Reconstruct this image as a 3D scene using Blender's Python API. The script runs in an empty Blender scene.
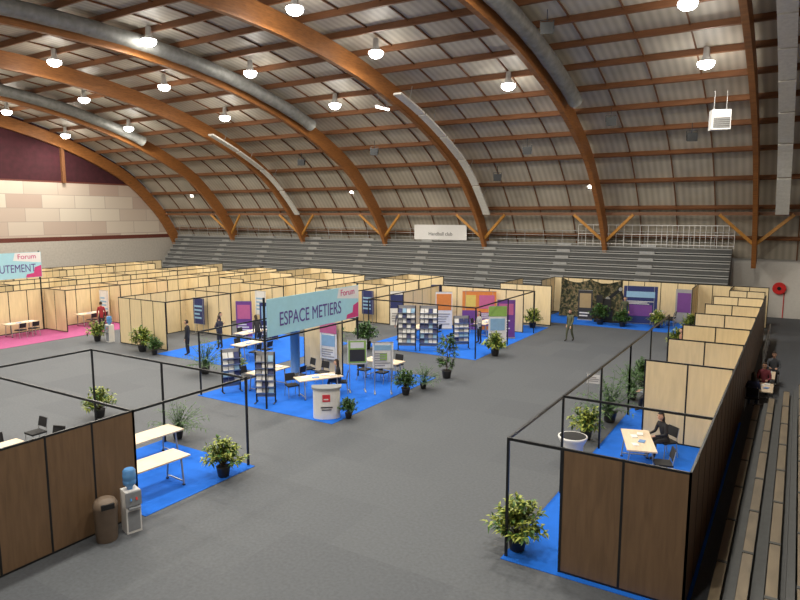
import bpy, math, random
from mathutils import Matrix, Vector
random.seed(7)
D=bpy.data; C=bpy.context
col=C.scene.collection
C.scene.view_settings.view_transform='Standard'

# ------------------------------------------------------------------ materials
MATS={}
def mat(name,c,rough=0.6,metal=0.0,var=0.08,scale=6.0,emit=0.0,bump=0.0):
    if name in MATS: return MATS[name]
    m=D.materials.new(name); m.use_nodes=True
    nt=m.node_tree; b=nt.nodes["Principled BSDF"]
    b.inputs["Roughness"].default_value=rough; b.inputs["Metallic"].default_value=metal
    if emit>0:
        b.inputs["Base Color"].default_value=(*c,1)
        b.inputs["Emission Color"].default_value=(*c,1); b.inputs["Emission Strength"].default_value=emit
    else:
        tc=nt.nodes.new("ShaderNodeTexCoord"); n=nt.nodes.new("ShaderNodeTexNoise")
        n.inputs["Scale"].default_value=scale; n.inputs["Detail"].default_value=3
        nt.links.new(tc.outputs["Object"],n.inputs["Vector"])
        r=nt.nodes.new("ShaderNodeValToRGB")
        r.color_ramp.elements[0].position=0.3; r.color_ramp.elements[1].position=0.7
        r.color_ramp.elements[0].color=(*[x*(1-var) for x in c],1)
        r.color_ramp.elements[1].color=(*[min(1,x*(1+var)) for x in c],1)
        nt.links.new(n.outputs["Fac"],r.inputs["Fac"]); nt.links.new(r.outputs["Color"],b.inputs["Base Color"])
        if bump>0:
            bp=nt.nodes.new("ShaderNodeBump"); bp.inputs["Strength"].default_value=bump
            nt.links.new(n.outputs["Fac"],bp.inputs["Height"]); nt.links.new(bp.outputs["Normal"],b.inputs["Normal"])
    MATS[name]=m; return m

def wood(name,c,axis_scale=(1,1,1),var=0.2,rough=0.5):
    m=D.materials.new(name); m.use_nodes=True; nt=m.node_tree; b=nt.nodes["Principled BSDF"]
    b.inputs["Roughness"].default_value=rough
    tc=nt.nodes.new("ShaderNodeTexCoord"); mp=nt.nodes.new("ShaderNodeMapping"); mp.inputs["Scale"].default_value=axis_scale
    n=nt.nodes.new("ShaderNodeTexNoise"); n.inputs["Scale"].default_value=3; n.inputs["Detail"].default_value=6; n.inputs["Distortion"].default_value=.6
    r=nt.nodes.new("ShaderNodeValToRGB"); r.color_ramp.elements[0].position=.3; r.color_ramp.elements[1].position=.7
    r.color_ramp.elements[0].color=(*[x*(1-var) for x in c],1); r.color_ramp.elements[1].color=(*[x*(1+var) for x in c],1)
    nt.links.new(tc.outputs["Object"],mp.inputs["Vector"]); nt.links.new(mp.outputs["Vector"],n.inputs["Vector"])
    nt.links.new(n.outputs["Fac"],r.inputs["Fac"]); nt.links.new(r.outputs["Color"],b.inputs["Base Color"])
    MATS[name]=m; return m

M_beige=wood("laminate_beige",(0.72,0.58,0.35),(3,3,.4),.07)
M_brown_shaded=wood("laminate_brown_shaded",(0.155,0.095,0.052),(4,4,.4),.15)  # near booth faces turned from the light; their shade is put into this brown
M_post=mat("post_dark_metal",(0.022,0.024,0.027),.4,.5)
M_blue=mat("carpet_blue",(0.0,0.12,0.60),.95,var=.06,scale=3)
M_pink=mat("carpet_pink",(0.36,0.07,0.20),.95)
M_white=mat("white_plastic",(0.75,0.75,0.75),.4,var=.02)
M_metal=mat("grey_metal",(0.40,0.41,0.42),.4,.6)
M_galv=mat("galvanised_duct",(0.23,0.235,0.225),.5,.2,var=.2,scale=3)
M_table=wood("table_wood",(0.72,0.58,0.42),(6,1,1),.08)
M_black=mat("black_fabric",(0.012,0.012,0.014),.8)
M_glul=wood("glulam_timber",(0.29,0.115,0.032),(.3,.8,6),.25)
M_purl=wood("purlin_timber",(0.17,0.070,0.028),(.3,3,3),.2)
M_orange=wood("brace_timber",(0.50,0.24,0.05),(2,2,2),.15)

def roof_mat():
    m=D.materials.new("corrugated_roof_sheet"); m.use_nodes=True; nt=m.node_tree; b=nt.nodes["Principled BSDF"]
    b.inputs["Roughness"].default_value=.5
    tc=nt.nodes.new("ShaderNodeTexCoord")
    w=nt.nodes.new("ShaderNodeTexWave"); w.wave_type='BANDS'; w.bands_direction='X'; w.inputs["Scale"].default_value=.8
    nt.links.new(tc.outputs["Object"],w.inputs["Vector"])
    w2=nt.nodes.new("ShaderNodeTexNoise"); w2.inputs["Scale"].default_value=.35; nt.links.new(tc.outputs["Object"],w2.inputs["Vector"])
    mx=nt.nodes.new("ShaderNodeMath"); mx.operation='MULTIPLY_ADD'; mx.inputs[1].default_value=.30
    nt.links.new(w.outputs["Fac"],mx.inputs[0]); nt.links.new(w2.outputs["Fac"],mx.inputs[2])
    r=nt.nodes.new("ShaderNodeValToRGB"); r.color_ramp.elements[0].position=.35; r.color_ramp.elements[1].position=1.0
    r.color_ramp.elements[0].color=(.33,.30,.245,1); r.color_ramp.elements[1].color=(.56,.52,.44,1)
    nt.links.new(mx.outputs[0],r.inputs["Fac"]); nt.links.new(r.outputs["Color"],b.inputs["Base Color"])
    bp=nt.nodes.new("ShaderNodeBump"); bp.inputs["Strength"].default_value=.3; nt.links.new(w.outputs["Fac"],bp.inputs["Height"]); nt.links.new(bp.outputs["Normal"],b.inputs["Normal"])
    return m
M_roof=roof_mat()

def floor_mat():
    m=D.materials.new("grey_floor_carpet"); m.use_nodes=True; nt=m.node_tree; b=nt.nodes["Principled BSDF"]
    b.inputs["Roughness"].default_value=.7
    tc=nt.nodes.new("ShaderNodeTexCoord")
    br=nt.nodes.new("ShaderNodeTexBrick"); br.inputs["Scale"].default_value=1; br.inputs["Mortar Size"].default_value=0.0
    br.inputs["Brick Width"].default_value=2.0; br.inputs["Row Height"].default_value=2.0; br.offset=.5
    br.inputs["Color1"].default_value=(.070,.078,.092,1); br.inputs["Color2"].default_value=(.084,.093,.107,1); br.inputs["Mortar"].default_value=(.075,.083,.097,1)
    n=nt.nodes.new("ShaderNodeTexNoise"); n.inputs["Scale"].default_value=14; n.inputs["Detail"].default_value=5
    nt.links.new(tc.outputs["Object"],br.inputs["Vector"]); nt.links.new(tc.outputs["Object"],n.inputs["Vector"])
    mx=nt.nodes.new("ShaderNodeMix"); mx.data_type='RGBA'; mx.blend_type='OVERLAY'; mx.inputs[0].default_value=.35
    nt.links.new(br.outputs["Color"],mx.inputs[6]); nt.links.new(n.outputs["Fac"],mx.inputs[7]); nt.links.new(mx.outputs[2],b.inputs["Base Color"])
    return m
M_floor=floor_mat()

def panelwall_mat():
    m=D.materials.new("acoustic_wall_panels"); m.use_nodes=True; nt=m.node_tree; b=nt.nodes["Principled BSDF"]
    b.inputs["Roughness"].default_value=.8
    tc=nt.nodes.new("ShaderNodeTexCoord")
    sep=nt.nodes.new("ShaderNodeSeparateXYZ"); cmb=nt.nodes.new("ShaderNodeCombineXYZ")
    nt.links.new(tc.outputs["Object"],sep.inputs[0]); nt.links.new(sep.outputs["Y"],cmb.inputs[0]); nt.links.new(sep.outputs["Z"],cmb.inputs[1])
    br=nt.nodes.new("ShaderNodeTexBrick"); br.inputs["Scale"].default_value=1; br.inputs["Brick Width"].default_value=3.2; br.inputs["Row Height"].default_value=1.25; br.inputs["Mortar Size"].default_value=.03
    br.inputs["Color1"].default_value=(.42,.32,.27,1); br.inputs["Color2"].default_value=(.60,.54,.46,1); br.inputs["Mortar"].default_value=(.38,.32,.28,1)
    nt.links.new(cmb.outputs[0],br.inputs["Vector"]); nt.links.new(br.outputs["Color"],b.inputs["Base Color"])
    return m
M_acou=panelwall_mat()
M_burg=mat("burgundy_curtain",(.040,.005,.010),.9,var=.25,scale=2)
M_wallgrey=mat("painted_block_wall",(.45,.42,.38),.8)
M_wallwhite=mat("white_painted_wall",(.66,.64,.60),.7,var=.03)
M_tier=mat("tier_grey_metal",(.36,.37,.37),.5,.2)
M_tierd=mat("tier_dark_riser",(.075,.078,.08),.7)

# ------------------------------------------------------------------ mesh builder
class MB:
    def __init__(s): s.v=[];s.f=[];s.m=[];s.sm=[];s.mats=[];s.M=Matrix.Identity(4)
    def mi(s,m):
        if m not in s.mats: s.mats.append(m)
        return s.mats.index(m)
    def add(s,vs,fs,m,smooth=False):
        o=len(s.v)
        for p in vs: s.v.append(tuple(s.M@Vector(p)))
        for i,f in enumerate(fs):
            s.f.append(tuple(o+k for k in f)); s.m.append(s.mi(m[i] if isinstance(m,list) else m)); s.sm.append(smooth)
    def box(s,x0,y0,z0,x1,y1,z1,m):
        vs=[(x0,y0,z0),(x1,y0,z0),(x1,y1,z0),(x0,y1,z0),(x0,y0,z1),(x1,y0,z1),(x1,y1,z1),(x0,y1,z1)]
        s.add(vs,[(0,3,2,1),(4,5,6,7),(0,1,5,4),(1,2,6,5),(2,3,7,6),(3,0,4,7)],m)
    def beam(s,p0,p1,w,h,m):
        p0=Vector(p0);p1=Vector(p1);d=(p1-p0).normalized()
        up=Vector((0,0,1)) if abs(d.z)<.95 else Vector((1,0,0))
        a=d.cross(up).normalized();b=a.cross(d).normalized()
        vs=[]
        for p in (p0,p1):
            for sa,sb in((-1,-1),(1,-1),(1,1),(-1,1)): vs.append(p+a*sa*w/2+b*sb*h/2)
        s.add(vs,[(0,1,2,3),(7,6,5,4),(0,4,5,1),(1,5,6,2),(2,6,7,3),(3,7,4,0)],m)
    def cyl(s,p0,p1,r0,r1=None,n=12,m=None,smooth=True):
        if r1 is None:r1=r0
        p0=Vector(p0);p1=Vector(p1);d=(p1-p0).normalized()
        up=Vector((0,0,1)) if abs(d.z)<.95 else Vector((1,0,0))
        a=d.cross(up).normalized();b=a.cross(d).normalized()
        vs=[];
        for p,r in((p0,r0),(p1,r1)):
            for i in range(n):
                t=2*math.pi*i/n; vs.append(p+a*math.cos(t)*r+b*math.sin(t)*r)
        s.add(vs,[(i,(i+1)%n,n+(i+1)%n,n+i) for i in range(n)],m,smooth)
        s.add(vs[:n],[tuple(range(n))[::-1]],m); s.add(vs[n:],[tuple(range(n))],m)
    def lathe(s,c,prof,m,n=16,sq=False):
        vs=[]
        for r,z in prof:
            for i in range(n):
                t=2*math.pi*i/n; vs.append((c[0]+math.cos(t)*r,c[1]+math.sin(t)*r,c[2]+z))
        fs=[]
        for j in range(len(prof)-1):
            for i in range(n): fs.append((j*n+i,j*n+(i+1)%n,(j+1)*n+(i+1)%n,(j+1)*n+i))
        s.add(vs,fs,m,True)
        s.add(vs[:n],[tuple(range(n))[::-1]],m); s.add(vs[-n:],[tuple(range(n))],m)
    def sph(s,c,r,m,nu=12,nv=8,keep=None):
        vs=[];fs=[]
        for j in range(nv+1):
            ph=math.pi*j/nv
            for i in range(nu):
                t=2*math.pi*i/nu
                vs.append((c[0]+r[0]*math.sin(ph)*math.cos(t),c[1]+r[1]*math.sin(ph)*math.sin(t),c[2]+r[2]*math.cos(ph)))
        for j in range(nv):
            for i in range(nu):
                q=(j*nu+i,(j+1)*nu+i,(j+1)*nu+(i+1)%nu,j*nu+(i+1)%nu)
                if keep:
                    cc=sum((Vector(vs[k]) for k in q),Vector())/4-Vector(c)
                    if not keep(cc): continue
                fs.append(q)
        s.add(vs,fs,m,True)
    def mesh(s,name):
        me=D.meshes.new(name); me.from_pydata(s.v,[],s.f)
        for m in s.mats: me.materials.append(m)
        me.polygons.foreach_set("material_index",s.m); me.polygons.foreach_set("use_smooth",s.sm)
        me.update(); return me
    def obj(s,name,loc=(0,0,0),rot=0):
        return place(s.mesh(name),name,loc,rot)
def place(me,name,loc=(0,0,0),rot=0,sc=1):
    o=D.objects.new(name,me); o.location=loc; o.rotation_euler=(0,0,math.radians(rot)); o.scale=(sc,sc,sc); col.objects.link(o); return o

# ------------------------------------------------------------------ hall shell
XL,XR=-60.0,9.0
prof=[(48.6,3.6),(48.0,4.8),(46.6,6.9),(44.5,9.1),(42.5,10.7),(40,12.0),(37.5,13.05),(35,13.9),(32.5,14.55),(30,15.1),(27,15.55),(24,15.85),(21.5,15.97),(19,16.0)]
prof=prof+[(38-y,z) for y,z in prof[-2::-1]]
def catmull(P,k=4):
    out=[]
    for i in range(len(P)-1):
        p0=P[max(i-1,0)];p1=P[i];p2=P[i+1];p3=P[min(i+2,len(P)-1)]
        for j in range(k):
            t=j/k
            out.append(tuple(.5*((2*p1[a])+(-p0[a]+p2[a])*t+(2*p0[a]-5*p1[a]+4*p2[a]-p3[a])*t*t+(-p0[a]+3*p1[a]-3*p2[a]+p3[a])*t**3) for a in (0,1)))
    out.append(P[-1]); return out
curve=catmull(prof,3)
def normals(P):
    N=[]
    for i in range(len(P)):
        a=P[max(i-1,0)];b=P[min(i+1,len(P)-1)]
        d=Vector((b[0]-a[0],b[1]-a[1])).normalized()
        N.append(Vector((-d.y,d.x))*-1)
    return N
NN=normals(curve)
def offs(d): return [(p[0]+n.x*d,p[1]+n.y*d) for p,n in zip(curve,NN)]
if offs(1)[len(curve)//2][1]<16: NN=[-n for n in NN]
ARCH=[-59.75,-50.2,-40.7,-31.2,-21.6,-12.0,-2.4,7.2]
lo=offs(-.55);hi=offs(.5)
for X in ARCH:
    mb=MB(); n=len(curve); vs=[]
    for (a,b) in zip(lo,hi):
        vs+=[(X-.14,a[0],a[1]),(X+.14,a[0],a[1]),(X+.14,b[0],b[1]),(X-.14,b[0],b[1])]
    fs=[]
    for i in range(n-1):
        o=i*4
        for k in range(4): fs.append((o+k,o+(k+1)%4,o+4+(k+1)%4,o+4+k))
    fs+= [(0,1,2,3),(4*n-4,4*n-3,4*n-2,4*n-1)]
    mb.add(vs,fs,M_glul); mb.obj("glulam_roof_arch")
rs=offs(.82)
mb=MB(); vs=[];fs=[]
for i,p in enumerate(rs): vs+=[(XL,p[0],p[1]),(XR,p[0],p[1])]
for i in range(len(rs)-1): fs.append((2*i,2*i+1,2*i+3,2*i+2))
mb.add(vs,fs,M_roof); ceil=mb.obj("ceiling")
L=[0]
for i in range(1,len(curve)): L.append(L[-1]+math.dist(curve[i],curve[i-1]))
def at(s):
    for i in range(1,len(L)):
        if s<=L[i]:
            t=(s-L[i-1])/(L[i]-L[i-1]); c=curve[i-1];e=curve[i]
            n=(NN[i-1]*(1-t)+NN[i]*t).normalized()
            return (c[0]+(e[0]-c[0])*t,c[1]+(e[1]-c[1])*t),n
    return curve[-1],NN[-1]
mb=MB(); s=1.6
while s<L[-1]-1:
    p,n=at(s)
    a=Vector((0,p[0]+n.x*.65,p[1]+n.y*.65)); nv=Vector((0,n.x,n.y)); tv=Vector((0,-n.y,n.x))
    vs=[]
    for x in (XL+.05,XR-.05):
        for sa,sb in((-1,-1),(1,-1),(1,1),(-1,1)):
            q=a+tv*sa*.06+nv*sb*.16; vs.append((x,q.y,q.z))
    mb.add(vs,[(0,1,2,3),(7,6,5,4),(0,4,5,1),(1,5,6,2),(2,6,7,3),(3,7,4,0)],M_purl)
    s+=2.35
# light secondary rafters between purlins (thin ribs following the roof)
for X0,X1 in zip(ARCH,ARCH[1:]):
    for q in (1,2,3):
        X=X0+(X1-X0)*q/4; vs=[];fs=[]; P0=offs(.72);P1=offs(.80)
        for a,b in zip(P0,P1): vs+=[(X-.03,a[0],a[1]),(X+.03,a[0],a[1]),(X+.03,b[0],b[1]),(X-.03,b[0],b[1])]
        for i in range(len(P0)-1):
            for k in range(4): fs.append((i*4+k,i*4+(k+1)%4,i*4+4+(k+1)%4,i*4+4+k))
        mb.add(vs,fs,M_purl)
mb.obj("roof_purlins")
mb=MB()
for X in ARCH[1:-1]:
    for sg in(-1,1):
        mb.beam((X+sg*.1,47.6,5.0),(X+sg*2.1,46.9,6.9),.14,.2,M_orange)
mb.beam((XL+.1,46.95,6.95),(XR-.1,46.95,6.95),.14,.22,M_purl)
mb.obj("knee_braces")

def arch_wall(name,X,layers):
    mb=MB()
    P=[(y,z) for y,z in offs(.8)]
    def strip(z0,z1,m):
        vs=[];fs=[]
        for (y,z) in P:
            vs+=[(X,y,min(z0,z)),(X,y,min(z,z1))]
        for i in range(len(P)-1): fs.append((2*i,2*i+1,2*i+3,2*i+2))
        mb.add(vs,fs,m)
    for a,b,m in layers: strip(a,b,m)
    return mb.obj(name)
M_wdark=mat("dark_red_trim",(.12,.03,.02),.6)
arch_wall("wall_left",XL,[(0,4.4,M_wallgrey),(4.4,4.8,M_wdark),(4.8,9.9,M_acou),(9.9,10.05,M_wdark),(10.05,20,M_burg)])
arch_wall("wall_right",XR,[(0,4.6,M_wallwhite),(4.6,20,M_purl)])
mb=MB(); mb.box(XL,49.7,0,XR,49.9,4.6,M_wallwhite); mb.obj("wall_far")
mb=MB(); mb.box(XL,-11.9,0,XR,-11.7,4.6,M_wallwhite); mb.obj("wall_near")
mb=MB(); mb.box(XL,-11.9,-.2,XR,49.9,0,M_floor); mb.obj("floor")
mb=MB(); 
for y,w_ in ((35.6,.3),(20,.3)): mb.box(XL+.02,y,9.9,XL+.3,y+w_,14.2 if y>30 else 15.6,M_purl)
mb.obj("wall_column")

def along(s0,s1,n):
    return [at(s0+(s1-s0)*i/n) for i in range(n+1)]
def s_of_y(y):
    for i in range(1,len(curve)):
        if curve[i][0]<=y:
            t=(curve[i-1][0]-y)/(curve[i-1][0]-curve[i][0]); return L[i-1]+t*(L[i]-L[i-1])
    return L[-1]
for X in(-50.2,-31.2,-12.0):
    mb=MB(); pts=along(s_of_y(37.0),s_of_y(2),44); n=14; vs=[];fs=[]
    r=.40
    for i,(p,nn) in enumerate(pts):
        c=Vector((X+.72,p[0]+nn.x*.05,p[1]+nn.y*.05)); b=Vector((0,nn.x,nn.y))
        rr=r*(1.05 if i%3==0 else 1)
        for k in range(n):
            t=2*math.pi*k/n; vs.append(c+Vector((1,0,0))*math.cos(t)*rr+b*math.sin(t)*rr)
    for i in range(len(pts)-1):
        for k in range(n): fs.append((i*n+k,i*n+(k+1)%n,(i+1)*n+(k+1)%n,(i+1)*n+k))
    fs+= [tuple(range(n)),tuple(range(len(vs)-n,len(vs)))]
    mb.add(vs,fs,M_galv,True); mb.obj("ventilation_duct")
M_rad=mat("radiant_panel_grey",(.66,.65,.61),.5,.1)
for X,off,y0,y1,hw in((-40.7,1.0,33,46.3,.28),(-21.6,1.0,32,46.3,.28),(-2.4,1.45,12,46.3,.36)):
    mb=MB(); sa=s_of_y(y1); sb=s_of_y(y0); nseg=int((sb-sa)/3.1)
    for j in range(nseg):
        a0=sa+j*3.1; pts=along(a0,a0+2.95,4)
        vs=[];fs=[]
        for p,nn in pts:
            for dx,dn in((-hw,-.55),(hw,-.55),(hw,-.43),(-hw,-.43)):
                vs.append((X+off+dx,p[0]+nn.x*dn,p[1]+nn.y*dn))
        for i in range(len(pts)-1):
            for k in range(4): fs.append((i*4+k,i*4+(k+1)%4,i*4+4+(k+1)%4,i*4+4+k))
        fs+=[(0,1,2,3),(len(vs)-4,len(vs)-3,len(vs)-2,len(vs)-1)]
        mb.add(vs,fs,M_rad)
        p,nn=pts[2]
        mb.cyl((X+off,p[0]-nn.x*.43,p[1]-nn.y*.43),(X+off,p[0]+nn.x*.6,p[1]+nn.y*.6),.02,n=6,m=M_metal)
    mb.obj("radiant_heater_strip")

# ------------------------------------------------------------------ lamps
M_lamp=mat("lamp_glow",(1.0,0.97,0.92),emit=20)
M_lh=mat("lamp_housing",(.5,.5,.5),.3,.6)
mb=MB()
mb.lathe((0,0,0),[(.10,.72),(.14,.66),(.16,.30),(.26,.10),(.35,0)],M_lh,18)
mb.lathe((0,0,0),[(.38,.03),(.39,-.05),(.35,-.16),(.24,-.26),(.10,-.31),(.02,-.32)],M_lamp,18)
lamp_me=mb.mesh("high_bay_lamp")
ROW={34.5:[-4.3,-14.3,-26.4,-36.6,-47.9,-57],28.9:[-4.4,-19.4,-28.4,-36.2,-45.1,-55.8],22.8:[-9.6,-19.6,-29.6,-38.3,-48,-57],15:[-4.3,-14.5,-24,-34,-43.5,-53],8:[-4.3,-14.5,-24,-34,-43.5,-53],1:[-4.3,-14.5,-24,-34]}
for y,xs in ROW.items():
    p,n_=at(s_of_y(y)); z=p[1]
    for x in xs:
        place(lamp_me,"high_bay_lamp",(x,y,z))
        l=D.lights.new("lamp_light",'AREA'); l.shape='DISK'; l.size=.6; l.energy=600; l.color=(1,.93,.80)
        o=D.objects.new("lamp_light",l); o.location=(x,y,z-.36); col.objects.link(o)
        l=D.lights.new("lamp_spill",'POINT'); l.shadow_soft_size=.35; l.energy=115; l.color=(1,.92,.78)
        o=D.objects.new("lamp_spill",l); o.location=(x,y,z-.9); col.objects.link(o)
mb=MB(); mb.box(-.14,-.1,-.1,.14,.1,.1,M_post); mb.lathe((0,0,-.24),[(.02,0),(.15,.0),(.19,.14)],M_lamp,12); mb.cyl((0,0,.1),(0,0,.7),.02,n=6,m=M_post)
sp=mb.mesh("spotlight")
for x in(-12.7,-33.5,-54): place(sp,"spotlight",(x,46,9.0))
mb=MB(); mb.box(-.1,-.75,0,.1,.75,.08,M_white); mb.cyl((0,-.7,-.04),(0,.7,-.04),.045,n=8,m=M_lamp); mb.cyl((0,-.5,.08),(0,-.5,.9),.015,n=6,m=M_metal); mb.cyl((0,.5,.08),(0,.5,.9),.015,n=6,m=M_metal)
mb.obj("fluorescent_batten",(-22.6,34.4,13.5))
mb=MB(); mb.box(-.3,-.2,-.2,.3,.2,.2,M_black); mb.box(-.34,-.26,-.3,.34,-.2,.3,M_post); mb.cyl((0,0,.2),(0,0,1.0),.025,n=6,m=M_post); mb.beam((-.34,0,0),(-.34,0,.45),.03,.05,M_post);mb.beam((.34,0,0),(.34,0,.45),.03,.05,M_post);mb.beam((-.34,0,.45),(.34,0,.45),.05,.03,M_post)
pj=mb.mesh("floodlight")
for x,y,z in((-9.7,27.5,14.7),(-5.5,40,11.2),(-15,39.5,10.9),(-26,38.5,11.3),(-34,40,11),(-9.5,38,12.1),(-18.5,43,9.5)): place(pj,"floodlight",(x,y,z),20,.8)
mb=MB(); mb.box(-.45,-.35,-.5,.45,.35,.5,M_white); mb.box(-.4,-.37,-.42,.4,-.35,.1,mat("heater_grille",(.12,.12,.12),.5)); 
for i in range(5): mb.box(-.4,-.385,-.4+i*.1,.4,-.365,-.37+i*.1,M_metal)
mb.cyl((-.3,0,.5),(-.3,0,1.5),.02,n=6,m=M_metal);mb.cyl((.3,0,.5),(.3,0,1.5),.02,n=6,m=M_metal)
mb.obj("unit_heater",(-3.9,37.8,11.75),20)

# ------------------------------------------------------------------ bleachers
mb=MB()
for i in range(9):
    y=45.1+i*.36; z=.9+i*.46
    mb.box(XL+1,y,0 if i==0 else z-.5,-3.7,48.4,z-.04,M_tierd)
    mb.box(XL+1,y-.05,z-.04,-3.7,y+.3,z+.03,M_tier)
    mb.box(XL+1,y+.02,z+.12,-3.7,y+.24,z+.17,M_tier)
for x in range(-57,-4,6):
    for i in range(9):
        y=45.1+i*.36; z=.9+i*.46
        mb.box(x-.5,y-.08,z+.03,x+.5,y+.2,z+.2,M_metal)
mb.box(XL+1,48.2,4.4,-3.7,48.5,4.62,M_tier)
mb.obj("bleacher_stand")
mb=MB()
x=XL+1.2
while x<-3.6:
    mb.cyl((x,48.15,4.62),(x,48.15,5.7),.025,n=6,m=M_metal); x+=1.5
for z in(5.0,5.35,5.7): mb.cyl((XL+1,48.15,z),(-3.7,48.15,z),.025,n=6,m=M_metal)
mb.obj("stand_railing")
mb=MB(); x=-14
while x<-3.5:
    mb.cyl((x,47.9,4.62),(x,47.9,6.15),.02,n=6,m=M_white); x+=.55 if x<-9 else .35
for z in(4.8,5.5,6.15): mb.cyl((-14,47.9,z),(-3.6,47.9,z),.03,n=6,m=M_white)
mb.obj("balcony_guardrail")
mb=MB(); mb.box(-28.3,48.0,4.8,-23.3,48.03,6.05,M_white)
o=mb.obj("sponsor_banner")
def text(parent,s,size,M,m,ext=.004,align='LEFT',off=0):
    cu=D.curves.new("lettering",'FONT'); cu.body=s; cu.size=size; cu.extrude=ext; cu.align_x=align; cu.offset=off; cu.materials.append(m)
    t=D.objects.new("lettering",cu); col.objects.link(t); t.matrix_world=M; 
    if parent: t.parent=parent; t.matrix_parent_inverse=parent.matrix_world.inverted()
    return t
def Mface(axis,loc,sx=1):
    if axis=='+X': R=Matrix(((0,0,1),(1,0,0),(0,1,0)))
    else: R=Matrix(((1,0,0),(0,0,-1),(0,1,0)))
    return Matrix.Translation(loc)@R.to_4x4()@Matrix.Diagonal((sx,1,1,1))
M_txt=mat("lettering_dark",(.05,.05,.06),.5)
C.view_layer.update()
text(o,"Handball club",.42,Mface('-Y',(-26.9,47.99,5.15)),M_txt)
M_plank=wood("bleacher_plank",(.19,.15,.10),(1,.3,1),.25)
mb=MB()
for i in range(8):
    x=-.90+i*.42; z=.30+i*.30
    mb.box(x+.28,3,0,x+.40,25,z+.1,M_tierd)
    mb.box(x,3,z-.04,x+.17,25,z,M_plank)
    mb.box(x+.17,3,z-.16,x+.42,25,z-.13,M_tierd)
    for y in range(3,26,2): mb.beam((x+.08,y,0),(x+.08,y,z-.04),.05,.05,M_metal); mb.box(x-.01,y-.04,z-.05,x+.18,y+.04,z+.012,M_tierd)
mb.obj("side_bleachers")
mb=MB(); M_hr=mat("hose_reel_red",(.7,.02,.02),.4); mb.cyl((0,0,0),(0,-.18,0),.36,n=24,m=M_hr); mb.cyl((0,-.18,0),(0,-.22,0),.12,n=16,m=M_black); mb.cyl((0,-.02,0),(0,-.05,0),.40,n=24,m=M_hr); mb.cyl((0,-.14,0),(0,-.17,0),.40,n=24,m=M_hr); mb.cyl((.3,.0,0),(.3,.0,-2.0),.025,n=8,m=M_hr)
mb.obj("fire_hose_reel",(-.86,49.64,2.0))
mb=MB()
for y in(31,33,35,37,39): mb.cyl((-.95,y,0),(-.95,y,1.1),.03,n=8,m=M_metal)
for z in(.55,1.1): mb.cyl((-.95,31,z),(-.95,39,z),.03,n=8,m=M_metal)
mb.obj("crowd_barrier")

# ------------------------------------------------------------------ booths
def wall_run(mb,x0,y0,x1,y1,mA,mB,h=2.5,pw=1.0):
    Ln=math.hypot(x1-x0,y1-y0); n=max(1,round(Ln/pw)); a=math.atan2(y1-y0,x1-x0); st=Ln/n
    save=mb.M; mb.M=Matrix.Translation((x0,y0,0))@Matrix.Rotation(a,4,'Z')
    for i in range(n):
        u0=i*st+.02;u1=(i+1)*st-.02
        vs=[(u0,-.018,.03),(u1,-.018,.03),(u1,.018,.03),(u0,.018,.03),(u0,-.018,h-.04),(u1,-.018,h-.04),(u1,.018,h-.04),(u0,.018,h-.04)]
        mb.add(vs,[(0,1,5,4)],mB); mb.add(vs,[(2,3,7,6)],mA)
    for i in range(n+1): mb.box(i*st-.022,-.022,0.0,i*st+.022,.022,h,M_post)
    mb.box(0,-.02,h-.045,Ln,.02,h-.002,M_post); mb.box(0,-.02,0.0,Ln,.02,.04,M_post)
    mb.M=save
def frame(mb,pts,h=2.5,posts=True,closed=False):
    q=pts+[pts[0]] if closed else pts
    for a,b in zip(q,q[1:]): mb.beam((a[0],a[1],h-.03),(b[0],b[1],h-.03),.045,.055,M_post)
    if posts:
        for a in pts: mb.box(a[0]-.025,a[1]-.025,0.0,a[0]+.025,a[1]+.025,h,M_post)
Bg,Br=M_beige,M_brown_shaded
mb=MB(); wall_run(mb,-12.5,1.7,-12.5,8.7,Br,Br)
frame(mb,[(-12.5,8.7),(-12.5,12.2),(-16.0,12.2),(-19.5,12.2),(-19.5,8.7),(-19.5,2)])
frame(mb,[(-12.5,8.7),(-19.5,8.7)])
mb.obj("exhibition_booth",(0,0,.012))
mb=MB()
wall_run(mb,-3.5,11.5,-1.28,11.5,Bg,Br,pw=1.1)
wall_run(mb,-1.28,11.5,-1.28,40,Bg,Br)
frame(mb,[(-3.5,11.5),(-4.6,11.5),(-4.6,15.0),(-4.6,18.6),(-4.6,22.4)])
frame(mb,[(-4.6,15.0),(-1.3,15.0)],posts=False)
for y in(20.2,24.2,27.6,31.2,34.8,38.4): wall_run(mb,-3.7,y,-1.32,y,Bg,Bg,pw=1.15)
frame(mb,[(-4.6,22.4),(-4.6,26),(-4.6,30)])
mb.obj("exhibition_booth",(0,0,.012))
mb=MB()
frame(mb,[(-15.7,16.3),(-15.7,21.9),(-19.1,21.9),(-19.1,16.3)],closed=True)
wall_run(mb,-18.4,21.6,-16.3,21.6,Bg,Bg)
for y in(16.3,21.9): mb.box(-15.73,y-.03,2.5,-15.67,y+.03,4.0,M_post)
mb.obj("exhibition_booth",(0,0,.012))
mb=MB()
frame(mb,[(-12.8,27.5),(-12.8,31.5),(-12.8,35.5),(-19,35.5),(-19,27.5)],closed=True)
wall_run(mb,-18.8,35.3,-13.4,35.3,Bg,Bg)
wall_run(mb,-19,31,-19,35.3,Bg,Bg)
wall_run(mb,-16.2,38.5,-12.8,38.5,Bg,Bg); wall_run(mb,-16.2,38.5,-16.2,42.4,Bg,Bg)
mb.obj("exhibition_booth",(0,0,.012))
mb=MB()
wall_run(mb,-14.6,44.5,-1.3,44.5,Bg,Bg)
for x in(-14.6,-5.2,-3.2): wall_run(mb,x,41.8,x,44.4,Bg,Bg)
wall_run(mb,-3.2,41.8,-1.4,41.8,Bg,Bg)
mb.obj("exhibition_booth",(0,0,.012))
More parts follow.
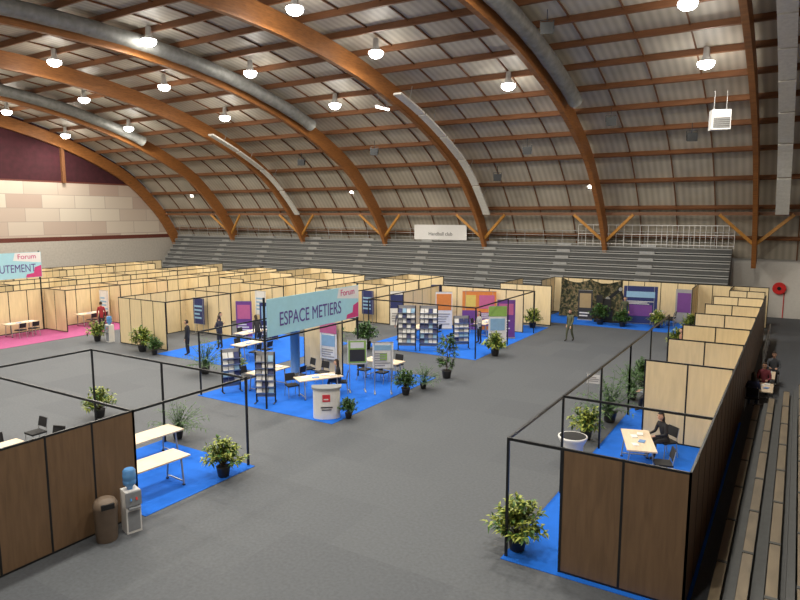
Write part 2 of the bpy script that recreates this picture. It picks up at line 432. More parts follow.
def column(x0,x1,ya,yb,step,front=True):
    mb=MB(); wall_run(mb,x0,ya,x0,yb,Bg,Bg)
    y=ya
    while y<=yb:
        wall_run(mb,x0,y,x1,y,Bg,Bg)
        y+=step
    frame(mb,[(x1,ya),(x1,y-step)],posts=False)
    mb.obj("exhibition_booth",(0,0,.012))
column(-30.8,-27.0,21,39,4.4)
column(-24.6,-21.6,30,41,3.6)
column(-38.5,-36.3,21.3,40,3.6)
column(-44.5,-41.8,17,41,4.2)
column(-53,-50,17,41,4.2)
mb=MB(); wall_run(mb,-38.5,15,-38.5,21.3,Bg,Bg); wall_run(mb,-34.5,31.5,-34.5,41.5,Bg,Bg)
for y in(31.5,36.5,41.4): wall_run(mb,-34.5,y,-32.2,y,Bg,Bg)
mb.obj("exhibition_booth",(0,0,.012))

def carpet(name,x0,y0,x1,y1,m):
    mb=MB(); mb.box(x0,y0,0,x1,y1,.012,m); mb.obj(name)
carpet("blue_carpet",-16.2,8.75,-12.3,12.25,M_blue)
carpet("blue_carpet",-4.66,11.35,-1.2,23.5,M_blue)
carpet("blue_carpet",-19.2,16.2,-12.7,23.4,M_blue)
carpet("blue_carpet",-19.2,27.3,-12.7,37.8,M_blue)
carpet("blue_carpet",-14.2,39.8,-4.6,44.4,M_blue)
carpet("blue_carpet",-26.8,20.2,-20.2,27.5,M_blue)
carpet("pink_carpet",-38.4,15,-34.6,26.5,M_pink)
carpet("blue_carpet",-4.6,27,-1.4,30.6,M_blue)

# ------------------------------------------------------------------ banners
M_cyan=mat("banner_cyan",(.36,.64,.74),.7,var=.03)
M_purp=mat("banner_purple",(.10,.06,.26),.7)
M_mag=mat("banner_magenta",(.55,.05,.20),.7)
def banner(X,y0,y1,z0,z1,txt,size,ty,al='LEFT',w=None):
    mb=MB(); mb.box(X-.012,y0,z0,X+.012,y1,z1,M_cyan)
    h=z1-z0; w=w or (y1-y0)
    vs=[(X+.014,y1-.27*w,z1-.30*h),(X+.014,y1-.02,z1-.42*h),(X+.014,y1-.02,z1-.02),(X+.014,y1-.25*w,z1-.02)]
    mb.add(vs,[(0,1,2,3)],M_white)
    vs=[(X+.014,y1-.16*w,z0+.02),(X+.014,y1-.02,z0+.02),(X+.014,y1-.02,z0+.48*h),(X+.014,y1-.07*w,z0+.40*h),(X+.014,y1-.08*w,z0+.18*h),(X+.014,y1-.15*w,z0+.14*h)]
    mb.add(vs,[(0,1,2,3,4,5)],M_mag)
    o=mb.obj("hanging_banner"); C.view_layer.update()
    text(o,txt,size,Mface('+X',(X+.018,ty,z0+.24*h),.70),M_purp,.003,al,off=0)
    text(o,"Forum",.27*h,Mface('+X',(X+.02,y1-.23*w,z1-.25*h)),M_mag,.003,off=0)
banner(-15.62,16.35,21.85,2.6,3.95,"ESPACE METIERS",.72,16.95)
banner(-38.4,12.6,21.2,3.2,4.7,"RECRUTEMENT",.66,20.85,'RIGHT',6)
mb=MB()
for y in(12.7,21.1): mb.box(-38.47,y-.03,.0,-38.41,y+.03,4.75,M_post)
mb.obj("banner_pole",(0,0,.012))

# ------------------------------------------------------------------ furniture
def table_me(Lx,Ly,top=M_table):
    mb=MB(); mb.box(-Lx/2,-Ly/2,.715,Lx/2,Ly/2,.75,top)
    mb.box(-Lx/2+.08,-Ly/2+.1,.67,Lx/2-.08,-Ly/2+.13,.715,M_metal);mb.box(-Lx/2+.08,Ly/2-.13,.67,Lx/2-.08,Ly/2-.1,.715,M_metal)
    for s in(-1,1):
        y=s*(Ly/2-.22)
        mb.beam((-Lx/2+.1,y,.70),(-Lx/2+.02,y,.02),.035,.035,M_metal)
        mb.beam((Lx/2-.1,y,.70),(Lx/2-.02,y,.02),.035,.035,M_metal)
        mb.beam((-Lx/2+.03,y,.1),(Lx/2-.03,y,.1),.03,.03,M_metal)
        mb.beam((0,y,.66),(0,y-s*.35,.69),.02,.02,M_metal)
        mb.box(-Lx/2,y-.03,0,-Lx/2+.06,y+.03,.03,M_black);mb.box(Lx/2-.06,y-.03,0,Lx/2,y+.03,.03,M_black)
    return mb.mesh("folding_table")
T1=table_me(.75,1.75)
G=.012
def tab(x,y,r=0): place(T1,"folding_table",(x,y,G),r)
mb=MB()
mb.box(-.22,-.22,.42,.22,.22,.47,M_black)
vs=[];
for i,(z,y) in enumerate(((.58,-.21),(.7,-.235),(.85,-.27))):
    for x in(-.2,-.07,.07,.2): vs.append((x,y-.02*(1-abs(x)*4),z)); 
for i in range(12): vs.append((vs[i][0],vs[i][1]+.03,vs[i][2]))
fs=[]
for j in range(2):
    for i in range(3):
        a=j*4+i; fs+=[(a,a+1,a+5,a+4),(a+12,a+16,a+17,a+13)]
fs+=[(0,12,13,1),(1,13,14,2),(2,14,15,3),(8,9,21,20),(9,10,22,21),(10,11,23,22),(0,4,16,12),(4,8,20,16),(3,15,19,7),(7,19,23,11)]
mb.add(vs,fs,M_black)
for x in(-.2,.2):
    mb.cyl((x,.19,.43),(x,.22,0),.013,n=6,m=M_metal); mb.cyl((x,-.19,.43),(x*1.05,-.25,0),.013,n=6,m=M_metal)
    mb.cyl((x,-.19,.43),(x,-.26,.84),.013,n=6,m=M_metal)
CH=mb.mesh("conference_chair")
def chair(x,y,r=0): place(CH,"conference_chair",(x,y,G),r)
mb=MB(); CLR=[mat("paper_white",(.8,.8,.8)),mat("paper_blue",(.15,.3,.6)),mat("paper_red",(.6,.08,.08))]
for i,(x,y,r) in enumerate(((-.15,-.5,.2),(.1,-.15,-.3),(-.1,.3,.1),(.12,.55,-.1))):
    mb.M=Matrix.Translation((x,y,0))@Matrix.Rotation(r,4,'Z'); mb.box(-.1,-.14,0,.1,.14,.01+.01*i,CLR[(0,1,0,0)[i]])
mb.M=Matrix.Identity(4)
LF=mb.mesh("leaflet_stacks")
def leaf_on(x,y,r=0): place(LF,"leaflet_stacks",(x,y,G+.751),r)
tab(-13.35,9.75,-4); tab(-15.1,11.0,-3)
tab(-17.6,8.0); 
for x,y,r in((-16.9,8.4,90),(-16.85,7.5,90),(-18.3,8.6,-90),(-18.3,7.7,-90),(-17.6,9.7,200),(-18.9,9.9,180)): chair(x,y,r)
tab(-3.35,17.8,18); place(LF,"leaflet_stacks",(-3.35,17.8,G+.751),18,.8)
for x,y,r in((-2.6,17.2,110),): chair(x,y,r)
tab(-15.2,18.6,-30); leaf_on(-15.2,18.6,-30); tab(-17.6,18.4,0); leaf_on(-17.6,18.4); tab(-14.6,22.2,90); leaf_on(-14.6,22.2,90)
for x,y,r in((-16.0,18.0,-120),(-18.35,18.9,-90),(-18.35,18.0,-90),(-16.8,19.3,90),(-16.3,20.2,180),(-14.2,21.5,0),(-15.1,21.5,0),(-14.4,22.95,180),(-17.2,20.4,160)): chair(x,y,r)
for x,y in((-37.6,23.6),(-37.6,19.3),(-37.6,16.9),(-24.3,24.2),(-22.2,22.0),(-17.5,30.5),(-15,33.6),(-43.4,23.5),(-7.2,42.6),(-2.9,29.0),(-3.2,25.9)):
    tab(x,y); leaf_on(x,y); chair(x+.75,y+.35,90); chair(x+.75,y-.4,95)
    if x>-37: chair(x-.7,y+.1,-90)
for y in(26.5,28.7): place(T1,"folding_table",(-.7,y,0),0,.8); place(LF,"leaflet_stacks",(-.7,y,.602),0,.8)
mb=MB(); mb.lathe((0,0,0),[(.26,0),(.28,.02),(.30,.4),(.38,.56),(.41,.62),(.41,.66),(.37,.66)],M_white,24); mb.lathe((0,0,0),[(.37,.661),(.35,.668),(.05,.668)],M_black,24)
mb.obj("round_display_tub",(-5.05,17.45,0))
M_btl=mat("water_bottle_blue",(.10,.28,.60),.15)
M_cg=mat("cooler_grey",(.25,.27,.3),.4)
mb=MB(); mb.box(-.16,-.16,0,.16,.16,.95,M_white); mb.box(-.17,-.19,.62,.17,-.16,.93,M_cg); mb.box(-.12,-.26,.56,.12,-.16,.60,M_cg)
mb.box(-.13,-.165,.05,.13,-.16,.5,M_cg)
mb.cyl((-.06,-.22,.75),(-.06,-.19,.80),.02,n=8,m=M_btl); mb.cyl((.06,-.22,.75),(.06,-.19,.80),.02,n=8,m=mat("tap_red",(.6,.03,.03)))
mb.lathe((0,0,.95),[(.06,0),(.07,.06),(.135,.12),(.14,.2),(.13,.22),(.14,.24),(.14,.34),(.13,.36),(.135,.42),(.1,.46)],M_btl,18)
wc=mb.mesh("water_cooler"); place(wc,"water_cooler",(-12.02,8.2,0),75)
place(wc,"water_cooler",(-31.6,20.9,0),0)
M_bin=mat("bin_brown",(.15,.11,.08),.5)
mb=MB(); mb.lathe((0,0,0),[(.2,0),(.22,.05),(.24,.72),(.25,.74),(.25,.8),(.2,.9),(.1,.95)],M_bin,20); mb.box(-.13,-.25,.76,.13,-.2,.87,M_black)
mb.obj("waste_bin",(-12.1,7.65,0),70)
mb=MB(); n=12; 
for z0,z1,e,m in((0,1.02,0,M_white),(1.02,1.08,.05,M_metal)):
    vs=[]
    for k in range(n+1):
        t=math.pi*k/n; vs.append(((.46+e)*math.cos(t),-(.28+e)*math.sin(t)))
    vs+= [(-.46-e,.25),(.46+e,.25)]
    N_=len(vs); V=[(x,y,z0) for x,y in vs]+[(x,y,z1) for x,y in vs]
    mb.add(V,[tuple(range(N_)),tuple(range(N_,2*N_))[::-1]]+[(i,(i+1)%N_,N_+(i+1)%N_,N_+i) for i in range(N_)],m)
M_red=mat("logo_red",(.6,.04,.06),.5)
mb.box(-.14,-.295,.62,.12,-.275,.86,M_red); mb.box(-.2,-.292,.40,.2,-.272,.44,M_txt); mb.box(-.16,-.294,.32,.16,-.275,.35,M_txt); mb.box(-.1,-.296,.68,.06,-.29,.72,M_white)
mb.obj("reception_counter",(-13.3,16.7,G),38)

CL={k:mat("print_"+k,c,.5,var=.05) for k,c in dict(navy=(.02,.03,.13),white=(.70,.70,.70),green=(.25,.42,.10),orange=(.65,.22,.05),purple=(.15,.05,.24),pink=(.50,.12,.26),sky=(.25,.43,.62),tan=(.35,.26,.14),olive=(.10,.10,.05),yellow=(.65,.50,.12),dark=(.03,.03,.035),grey=(.3,.3,.32)).items()}
def rollup(x,y,r,w,h,bg,blocks,z0=.06,name="roll_up_banner",legs=False):
    mb=MB(); mb.box(-w/2,-.01,z0,w/2,.01,z0+h,CL[bg])
    if legs:
        for s in(-1,1): mb.cyl((s*w*.4,0,0),(s*w*.4,0,z0+h),.018,n=6,m=M_metal); mb.box(s*w*.4-.03,-.25,0,s*w*.4+.03,.25,.03,M_metal)
        mb.box(-w/2-.02,-.018,z0-.02,w/2+.02,.018,z0,M_metal); mb.box(-w/2-.02,-.018,z0+h,w/2+.02,.018,z0+h+.02,M_metal)
    else:
        mb.box(-w/2-.02,-.1,0,w/2+.02,.1,z0,M_metal); mb.cyl((0,.03,z0),(0,.03,z0+h),.012,n=6,m=M_metal)
        mb.box(-w/2,-.015,z0+h,w/2,.015,z0+h+.02,M_metal)
    for i,(a,b,c,d,k) in enumerate(blocks): mb.box(-w/2+a*w,-.022-.0008*i,z0+b*h,-w/2+c*w,-.0100,z0+d*h,CL[k])
    return mb.obj(name,(x,y,G),r)
def lines(k,b0,b1,n,a=.1,c=.9):
    return [(a,b0+(b1-b0)*i/n,a+(c-a)*random.uniform(.6,1),b0+(b1-b0)*(i+.45)/n,k) for i in range(n)]
rollup(-13.0,30.6,35,.95,2.1,"white",[(.0,.75,1,1,"green"),(.1,.4,.9,.7,"sky"),(0,0,1,.08,"green")]+lines("grey",.12,.36,5))
rollup(-15.9,34.6,25,2.0,2.3,"orange",[(.0,.0,.45,.5,"purple"),(.5,.55,.95,.9,"pink"),(.1,.6,.4,.9,"yellow"),(.5,.1,.9,.45,"purple")]+lines("white",.3,.45,3,.55,.9),name="display_panel",legs=True)
rollup(-13.6,33.2,25,1.0,2.1,"purple",[(.1,.6,.9,.9,"pink")]+lines("white",.15,.5,5))
rollup(-17.9,33.9,30,1.0,2.2,"white",[(.05,.5,.95,.95,"orange")]+lines("grey",.1,.45,5))
rollup(-8.2,42.0,10,2.0,2.35,"navy",[(.08,.70,.92,.86,"sky"),(.15,.2,.85,.5,"purple")]+lines("white",.52,.62,3),name="display_panel",legs=True)
rollup(-13.3,20.2,35,.8,1.0,"white",[(.08,.7,.92,.9,"sky"),(.35,.3,.7,.6,"green")]+lines("grey",.08,.65,6),z0=1.0,name="display_easel",legs=True)
rollup(-14.3,19.9,40,.75,.95,"white",[(.04,.04,.96,.96,"green"),(.1,.1,.9,.6,"dark"),(.15,.66,.85,.9,"white")],z0=1.1,name="display_easel",legs=True)
rollup(-16.9,21.4,0,.9,1.6,"white",[(.0,.7,1,1,"pink"),(.1,.35,.9,.65,"sky")]+lines("grey",.05,.3,4),z0=.7,name="display_panel",legs=True)
rollup(-24.6,25.9,30,1.0,2.0,"navy",[(.1,.5,.9,.9,"sky")]+lines("white",.1,.4,4))
rollup(-21.8,26.6,30,1.0,2.0,"white",[(.0,.6,1,1,"pink")]+lines("grey",.1,.5,6))
rollup(-26.2,25.6,30,.9,2.0,"purple",[(.1,.5,.9,.9,"pink")]+lines("white",.1,.4,4))
rollup(-19.6,36.4,30,1.0,2.3,"sky",[(.0,.6,1,1,"navy")]+lines("white",.1,.5,6))
rollup(-20.9,33.5,40,1.0,2.1,"white",[(.0,.5,1,.9,"navy")]+lines("grey",.1,.4,4))
rollup(-5.9,43.8,0,1.0,2.1,"grey",[(.1,.3,.9,.9,"purple")])
for x,y,k in((-29.2,25.3,"navy"),(-28.6,29.7,"white"),(-23,33.5,"navy"),(-37.3,24.7,"white")): rollup(x,y-.3,0,.9,1.5,k,lines("sky",.2,.8,4),z0=.6,name="display_panel",legs=True)
def camo():
    m=D.materials.new("camouflage_netting"); m.use_nodes=True; nt=m.node_tree; b=nt.nodes["Principled BSDF"]; b.inputs["Roughness"].default_value=.9
    tc=nt.nodes.new("ShaderNodeTexCoord"); v=nt.nodes.new("ShaderNodeTexNoise"); v.inputs["Scale"].default_value=5; nt.links.new(tc.outputs["Object"],v.inputs["Vector"])
    r=nt.nodes.new("ShaderNodeValToRGB"); r.color_ramp.interpolation='CONSTANT'
    e=r.color_ramp.elements; e[0].position=0;e[0].color=(.02,.024,.012,1); e[1].position=.47;e[1].color=(.08,.075,.035,1)
    x=e.new(.57);x.color=(.17,.125,.07,1); x=e.new(.65);x.color=(.035,.04,.02,1)
    nt.links.new(v.outputs["Fac"],r.inputs["Fac"]); nt.links.new(r.outputs["Color"],b.inputs["Base Color"]); return m
M_camo=camo()
mb=MB(); nx,ny=26,14; vs=[];fs=[]
for j in range(ny+1):
    for i in range(nx+1):
        u=i/nx; w=j/ny
        vs.append((-2+4*u, .25*math.sin(u*9)+.6*w*w*-1+.08*random.random(), 2.6*(1-w*.98)-.3*abs(math.sin(u*6.3))*(1-w)+.04*random.random()))
for j in range(ny):
    for i in range(nx): fs.append((j*(nx+1)+i,j*(nx+1)+i+1,(j+1)*(nx+1)+i+1,(j+1)*(nx+1)+i))
mb.add(vs,fs,M_camo)
for x in(-1.9,0,1.9): mb.cyl((x,.1,0),(x,.1,2.55),.03,n=8,m=M_post)
mb.obj("camouflage_net_display",(-11.6,43.1,G),5)
rollup(-11.6,41.8,10,.9,1.9,"dark",[(.1,.4,.9,.9,"tan")]+lines("white",.1,.3,2))
# dark demonstration machine
mb=MB(); mb.box(-.8,-.5,0,.8,.5,.12,M_black); mb.box(-.55,-.35,.12,.35,.35,.8,M_post); mb.box(-.3,-.25,.8,.2,.25,1.5,M_black)
mb.beam((0,0,1.45),(.75,-.1,2.15),.16,.2,M_post); mb.beam((.75,-.1,2.15),(1.0,-.15,1.3),.12,.14,M_post); mb.box(-.7,-.4,1.25,-.3,-.34,1.75,M_black); mb.cyl((-.5,-.3,.8),(-.5,-.3,1.3),.03,n=8,m=M_metal)
mb.cyl((.0,-.2,1.45),(.0,.2,1.45),.16,n=16,m=M_metal); mb.cyl((.75,-.25,2.15),(.75,.05,2.15),.11,n=16,m=M_metal)
mb.obj("demonstration_machine",(-10.2,42.0,G),10)

def rack(x,y,r,w=.9,h=2.3,rows=7,cols=4):
    mb=MB()
    for s in(-1,1): mb.box(s*w/2-.02,-.02,0,s*w/2+.02,.05,h,M_post); mb.box(s*w/2-.02,-.28,0,s*w/2+.02,.2,.03,M_post)
    mb.box(-w/2,.02,.2,w/2,.04,h,CL["grey"])
    for j in range(rows):
        z=.35+j*(h-.5)/rows
        mb.add([(-w/2,-.12,z),(w/2,-.12,z),(w/2,.02,z),(-w/2,.02,z),(-w/2,-.15,z+.05),(w/2,-.15,z+.05)],[(0,1,2,3),(0,1,5,4)],M_metal)
        for i in range(cols):
            x0=-w/2+.03+i*(w-.04)/cols; x1=x0+(w-.04)/cols-.03
            k=CL[random.choice(["white","white","sky","white","grey","navy","navy"])]
            mb.add([(x0,-.115,z+.01),(x1,-.115,z+.01),(x1,0.0,z+.25),(x0,0.0,z+.25),(x0,-.105,z+.005),(x1,-.105,z+.005),(x1,.01,z+.245),(x0,.01,z+.245)],[(0,1,2,3),(7,6,5,4),(0,3,7,4),(1,5,6,2),(3,2,6,7)],k)
    mb.obj("brochure_rack",(x,y,G),r)
rack(-16.7,27.6,25); rack(-15.7,28.1,25); rack(-16.3,16.9,30,.7,1.9,6,3); rack(-14.5,29.4,40,.8,1.7,5,3); rack(-18.5,17.3,60,.7,1.7,5,3)
mb=MB(); mb.lathe((0,0,0),[(.28,0),(.28,.04),(.2,.06),(.2,1.9),(.22,1.92),(.22,1.98)],mat("totem_blue",(.03,.12,.35),.5),20); mb.obj("display_totem",(-18.0,20.5,G))
rollup(-5.25,20.3,10,.45,.3,"white",lines("grey",.2,.8,3),z0=1.5,name="sign_holder",legs=True)

# ------------------------------------------------------------------ plants
M_lg=mat("leaf_green",(.06,.14,.03),.45,var=.3,scale=9); M_ly=mat("leaf_variegated",(.30,.35,.06),.45,var=.35,scale=20); M_ld=mat("leaf_dark",(.025,.065,.022),.5,var=.3)
M_pot=mat("pot_dark",(.02,.02,.022),.5); M_soil=mat("soil",(.03,.018,.01),.95); M_stem=mat("stem",(.09,.06,.03),.8)
def leaf(mb,base,d,ln,w,m,droop=.25):
    d=d.normalized(); side=d.cross(Vector((0,0,1)))
    if side.length<.05: side=Vector((1,0,0))
    side.normalize(); up=side.cross(d).normalized()
    p1=base+d*ln*.45; p2=base+d*ln-Vector((0,0,1))*ln*droop
    vs=[base,p1+side*w/2+up*w*.15,p2,p1-side*w/2+up*w*.15,p1-up*0.0]
    mb.add([tuple(x) for x in vs],[(0,1,4),(1,2,4),(2,3,4),(3,0,4)],m,False)
def plant(kind,seed):
    random.seed(seed); mb=MB()
    mb.lathe((0,0,0),[(.13,0),(.15,.02),(.19,.27),(.2,.3),(.18,.3)],M_pot,16); mb.lathe((0,0,0),[(.175,.275),(.17,.28),(.02,.28)],M_soil,12)
    if kind=='bush' or kind=='green':
        for i in range(54):
            t=random.random()*6.28; el=random.uniform(-.05,1.45); r=random.uniform(.38,.60)
            d=Vector((math.cos(t)*math.cos(el),math.sin(t)*math.cos(el),math.sin(el)))
            st=Vector((0,0,.3)); tip=Vector((0,0,.50))+Vector((d.x*r,d.y*r,d.z*r*.95))
            mb.cyl(st,tip,.008,.004,5,M_stem)
            for k in range(18):
                f=random.uniform(.4,1.05); b=st.lerp(tip,f)
                ld=(d*.6+Vector((random.uniform(-1,1),random.uniform(-1,1),random.uniform(-.5,.8))))
                mm=(M_ly if random.random()<.6 else M_lg) if kind=='bush' else (M_lg if random.random()<.7 else M_ld)
                leaf(mb,b,ld,random.uniform(.13,.20),random.uniform(.06,.09),mm)
    elif kind=='palm':
        for i in range(44):
            t=random.random()*6.28; el=random.uniform(.4,1.45); h=random.uniform(.7,1.2)
            p=Vector((0,0,.28)); d=Vector((math.cos(t)*math.cos(el),math.sin(t)*math.cos(el),math.sin(el)))
            prev=p
            for k in range(6):
                d2=(d-Vector((0,0,.11*k))).normalized(); q=prev+d2*h/6
                mb.cyl(prev,q,.006,.005,4,M_lg)
                sd=d2.cross(Vector((0,0,1))).normalized()
                for sg in(-1,1): leaf(mb,q,sd*sg+d2*.9,.22,.045,M_lg if k%2 else M_ld,.35)
                prev=q
    else:
        mb.cyl((0,0,.25),(.02,.01,1.0),.02,.015,8,M_stem)
        for i in range(80):
            t=random.random()*6.28; z=random.uniform(.45,1.75); r=.36*(1-abs(z-1.0)/1.0)+.06
            b=Vector((0,0,z-.1)); tip=Vector((math.cos(t)*r,math.sin(t)*r,z))
            mb.cyl(b,tip,.006,.004,4,M_stem)
            for k in range(9):
                leaf(mb,b.lerp(tip,random.uniform(.4,1.05)),Vector((math.cos(t)+random.uniform(-.8,.8),math.sin(t)+random.uniform(-.8,.8),random.uniform(-.6,.5))),.16,.065,M_lg if random.random()<.6 else M_ld)
        mb.cyl((0,0,1.0),(0,0,1.7),.014,.006,6,M_stem)
    return mb.mesh("potted_plant_"+kind)
PM={'bush':[plant('bush',1),plant('bush',2)],'green':[plant('green',3),plant('green',4)],'palm':[plant('palm',5)],'tree':[plant('tree',6)]}
random.seed(11)
NM={'bush':'potted_aucuba','green':'potted_shrub','palm':'potted_palm','tree':'potted_ficus'}
for k,x,y,s in(('bush',-4.5,11.85,1.02),('bush',-12.5,11.3,.95),('palm',-15.9,12.6,.85),('bush',-19.9,12.6,.95),('palm',-21.6,18.7,1.1),('bush',-20.6,19.6,.8),('green',-12.6,17.0,.65),('tree',-12.3,23.6,1.1),
    ('green',-12.45,20.5,.9),('palm',-12.3,21.6,.7),('bush',-12.3,28.7,1.1),('bush',-13.5,37.2,1.1),('bush',-14.9,40.6,.9),('green',-10.3,40.6,1.2),('green',-8.9,40.5,1.0),('bush',-7.0,41.2,1.0),('bush',-5.1,41.0,.95),
    ('bush',-5.15,19.2,.95),('palm',-4.95,21.3,1.15),('green',-4.9,26.4,1.1),('palm',-4.9,24.4,1.0),('bush',-27.9,20.2,1.15),('green',-18.6,26.7,1.3),('palm',-19.9,25.2,1.1),('green',-26.7,20.0,.8),('green',-22,28.3,1.0),('bush',-32.3,20.6,1.0),('tree',-25.3,28.5,1.0),('bush',-4.9,35.0,1.0)):
    place(random.choice(PM[k]),NM[k],(x,y,.012),random.uniform(0,360),s)

# ------------------------------------------------------------------ people
M_skin=mat("skin",(.55,.32,.22),.5,var=.04); M_eye=mat("eye",(.02,.015,.01),.2); M_lip=mat("lips",(.4,.12,.1),.5)
def person(loc,rot,pose,top,pants,hair,female=False,scale=1.0,long=False,shoes=None,bend=0):
    top=mat("cloth_%d%d%d"%tuple(int(c*999) for c in top),top,.85); pants=mat("cloth_%d%d%d"%tuple(int(c*999) for c in pants),pants,.85)
    hair=mat("hair_%d"%int(hair[0]*999),hair,.7); shoes=mat("shoes",(.02,.018,.016),.5)
    J=[];E=[];R=[];K=[]
    def j(p,r,k,par=None):
        J.append(Vector(p));R.append(r);K.append(k)
        if par is not None:E.append((par,len(J)-1))
        return len(J)-1
    sit=pose=='sit'; hz=.53 if sit else .95
    a=math.radians(bend)
    def up(x,y,z):
        return (x,y*math.cos(a)+z*math.sin(a),hz+z*math.cos(a)-y*math.sin(a))
    sw=.17 if not female else .15
    pel=j((0,0,hz),(.145,.11),'p')
    w=j(up(0,0,.2),(.12 if not female else .105,.095),'t',pel); ch=j(up(0,0,.38),(.15,.105),'t',w); nb=j(up(0,-.005,.52),(.075,.065),'t',ch); nt=j(up(0,.015,.60),(.05,.05),'s',nb)
    for s in(-1,1):
        sh=j(up(s*sw,0,.46),(.07,.065),'t',ch)
        if sit: el=up(s*(sw+.06),.12,.21); wr=up(s*.13,.36,.24); pa=up(s*.11,.43,.245); fd=Vector((-s*.1,1,0))
        elif pose=='walk': el=up(s*(sw+.05),-.06*s,.19); wr=up(s*(sw+.05),.10-.12*s,-.03); pa=up(s*(sw+.05),.13-.12*s,-.10); fd=Vector((0,.3,-1))
        elif pose=='fold': el=up(s*(sw+.05),.04,.19); wr=up(s*.08,.26,.22); pa=up(s*.03,.28,.26); fd=Vector((-s,.1,.3))
        else: el=up(s*(sw+.06),-.03,.19); wr=up(s*(sw+.08),.03,-.05); pa=up(s*(sw+.08),.05,-.12); fd=Vector((0,.15,-1))
        e=j(el,(.047,.045),'t',sh); wv=j(wr,(.03,.028),'t',e); pv=j(pa,(.038,.022),'s',wv)
        P=Vector(pa); fd.normalize(); sd=Vector((1,0,0)) if abs(fd.x)<.7 else Vector((0,0,1))
        lat=(sd-fd*sd.dot(fd)).normalized()
        for q,ln in zip((-1.5,-.5,.5,1.5),(.06,.075,.07,.055)):
            k1=j(P+lat*q*.018+fd*.045,(.009,.009),'s',pv); j(P+lat*q*.019+fd*(.045+ln)+Vector((0,0,-.012 if sit else 0))+Vector((0,.012 if not sit else 0,0)),(.008,.008),'s',k1)
        th=j(P+lat*-.045*s+fd*.015,(.010,.010),'s',pv); j(P+lat*-.055*s+fd*.05,(.008,.008),'s',th)
        hp=j((s*.09,0,hz-.04),(.095,.095),'p',pel)
        if sit: kn=(s*.11,.43,.51);an=(s*.12,.44,.10);to=(s*.13,.60,.045)
        elif pose=='walk': kn=(s*.09,.06+.10*s,.5);an=(s*.09,-.03+.2*s,.10);to=(s*.1,.13+.2*s,.045)
        else: kn=(s*.10,.02,.5);an=(s*.11,-.02,.10);to=(s*.14,.14,.045)
        k=j(kn,(.062,.065),'p',hp); an_=j(an,(.045,.045),'p',k); j(to,(.042,.035),'f',an_)
    me=D.meshes.new("body_sk"); me.from_pydata([tuple(v) for v in J],E,[]); ob=D.objects.new("body_sk",me); col.objects.link(ob)
    ob.modifiers.new("s",'SKIN'); 
    sd=me.skin_vertices[0].data
    for i,r in enumerate(R): sd[i].radius=r; sd[i].use_root=(i==0)
    sb=ob.modifiers.new("ss",'SUBSURF'); sb.levels=1; sb.render_levels=1
    dg=C.evaluated_depsgraph_get(); dg.update(); ev=D.meshes.new_from_object(ob.evaluated_get(dg))
    mb=MB(); KM={'p':pants,'t':top,'s':M_skin,'f':shoes}
    vs=[tuple(v.co) for v in ev.vertices]; fs=[];ms=[]
    for p in ev.polygons:
        c=p.center; best=9;bk='t'
        for (a_,b_) in E:
            A=J[a_];B=J[b_];AB=B-A; t=max(0,min(1,(c-A).dot(AB)/max(AB.length_squared,1e-9))); q=A+AB*t; d=(c-q).length-(R[a_][0]*(1-t)+R[b_][0]*t)
            if d<best: best=d; bk=K[b_] if (t>.45 or K[b_]!='s') else K[a_]; 
        fs.append(tuple(p.vertices)); ms.append(KM[bk])
    mb.add(vs,fs,ms,True)
    D.objects.remove(ob); D.meshes.remove(ev)
    H=Matrix.Translation(up(0,.03,.70))@Matrix.Rotation(-a*.5,4,'X'); mb.M=H
    mb.sph((0,0,0),(.075,.092,.115),M_skin,16,12); mb.sph((0,.02,-.05),(.055,.06,.065),M_skin,12,8)
    mb.cyl((0,.085,.025),(0,.108,-.02),.008,.014,6,M_skin)
    for s in(-1,1): mb.sph((s*.03,.084,.015),(.011,.008,.007),M_eye,8,6); mb.sph((s*.076,0,-.005),(.012,.02,.03),M_skin,8,6); mb.box(s*.03-.016,.083,.032,s*.03+.016,.09,.037,hair)
    mb.sph((0,.082,-.055),(.022,.01,.007),M_lip,8,6)
    mb.sph((0,-.008,.012),(.086,.102,.122),hair,16,12,keep=lambda c:(c.z>.055 or c.y<-.01) and not (c.z<-.07))
    if long: mb.sph((0,-.055,-.09),(.085,.055,.16),hair,12,8)
    mb.M=Matrix.Identity(4)
    o=mb.obj("woman" if female else "man",loc,rot); o.scale=(scale,)*3; return o
BLK=(.018,.018,.022); JEAN=(.03,.045,.09); HB=(.03,.018,.01)
person((-10.3,34.3,0),160,'walk',(.09,.10,.06),(.07,.08,.05),HB)
person((-25.2,20.8,G),120,'stand',BLK,BLK,HB)
person((-25.9,23.4,G),-60,'fold',BLK,JEAN,HB,bend=10)
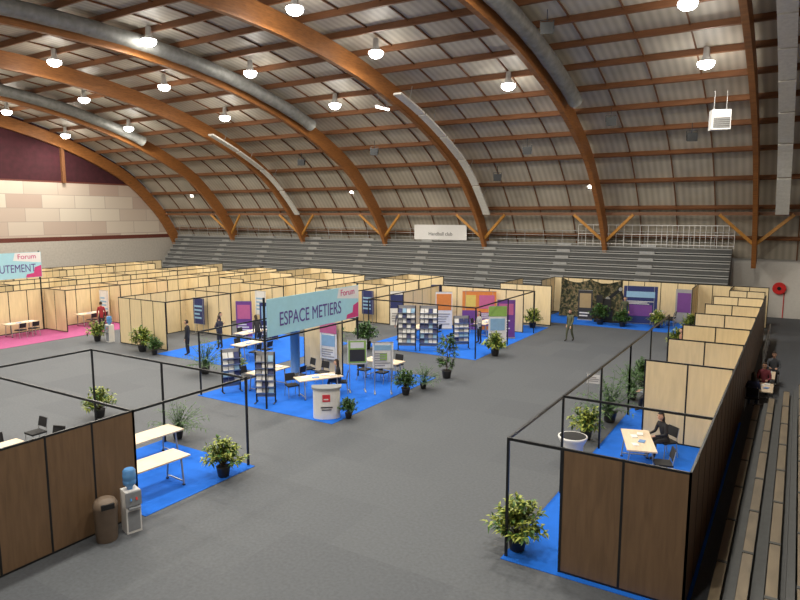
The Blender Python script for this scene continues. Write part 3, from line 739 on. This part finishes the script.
person((-23.5,23.9,G),60,'stand',BLK,(.02,.02,.03),HB,female=True,long=True,bend=25)
person((-24.9,22.6,G),90,'fold',(.03,.03,.05),BLK,HB)
person((-21.0,34.8,0),180,'stand',(.03,.03,.04),BLK,HB)
person((-18.3,29.5,G),200,'stand',(.12,.12,.14),BLK,HB)
person((-14.2,31.0,G),150,'fold',(.35,.34,.33),BLK,HB,female=True,long=True)
person((-9.0,41.4,G),190,'stand',(.06,.07,.04),(.05,.06,.035),HB)
person((-14.75,19.35,G),125,'sit',BLK,JEAN,HB,female=True,long=True,bend=8)
chair(-14.75+.06,19.35+.04,125)
person((-2.85,18.95,G),140,'sit',BLK,BLK,(.015,.01,.008),female=True,long=True,bend=12)
chair(-2.85+.03,18.95+.04,140)
person((-3.9,23.1,G),90,'sit',(.3,.3,.32),BLK,HB,bend=8); chair(-3.85,23.1,90)
person((-4.2,31.2,0),120,'stand',(.3,.15,.1),JEAN,HB)
person((-1.0,25.4,0),0,'sit',(.04,.05,.12),JEAN,HB,female=True,long=True); place(CH,"conference_chair",(-1.0,25.38,0),0)
person((-.75,27.7,0),180,'sit',(.25,.05,.07),BLK,HB,bend=8,scale=.98); place(CH,"conference_chair",(-.75,27.75,0),180)
person((-.5,29.95,0),180,'sit',(.10,.11,.13),BLK,HB,bend=8); place(CH,"conference_chair",(-.5,30.0,0),180)
person((-34.9,22.6,G),60,'stand',(.3,.02,.03),BLK,HB,female=True)
person((-41.0,28.4,0),120,'stand',(.05,.05,.07),BLK,HB)

# ------------------------------------------------------------------ camera & world
cam=D.cameras.new("camera"); cam.sensor_width=36; cam.lens=36*640/800; cam.clip_end=300
co=D.objects.new("camera",cam); col.objects.link(co); co.location=(0,0,6.87)
co.rotation_euler=(math.radians(90-7.565),0,math.radians(31.8)); C.scene.camera=co
w=D.worlds.new("world"); C.scene.world=w; w.use_nodes=True; w.node_tree.nodes["Background"].inputs[0].default_value=(.9,.95,1,1); w.node_tree.nodes["Background"].inputs[1].default_value=.3
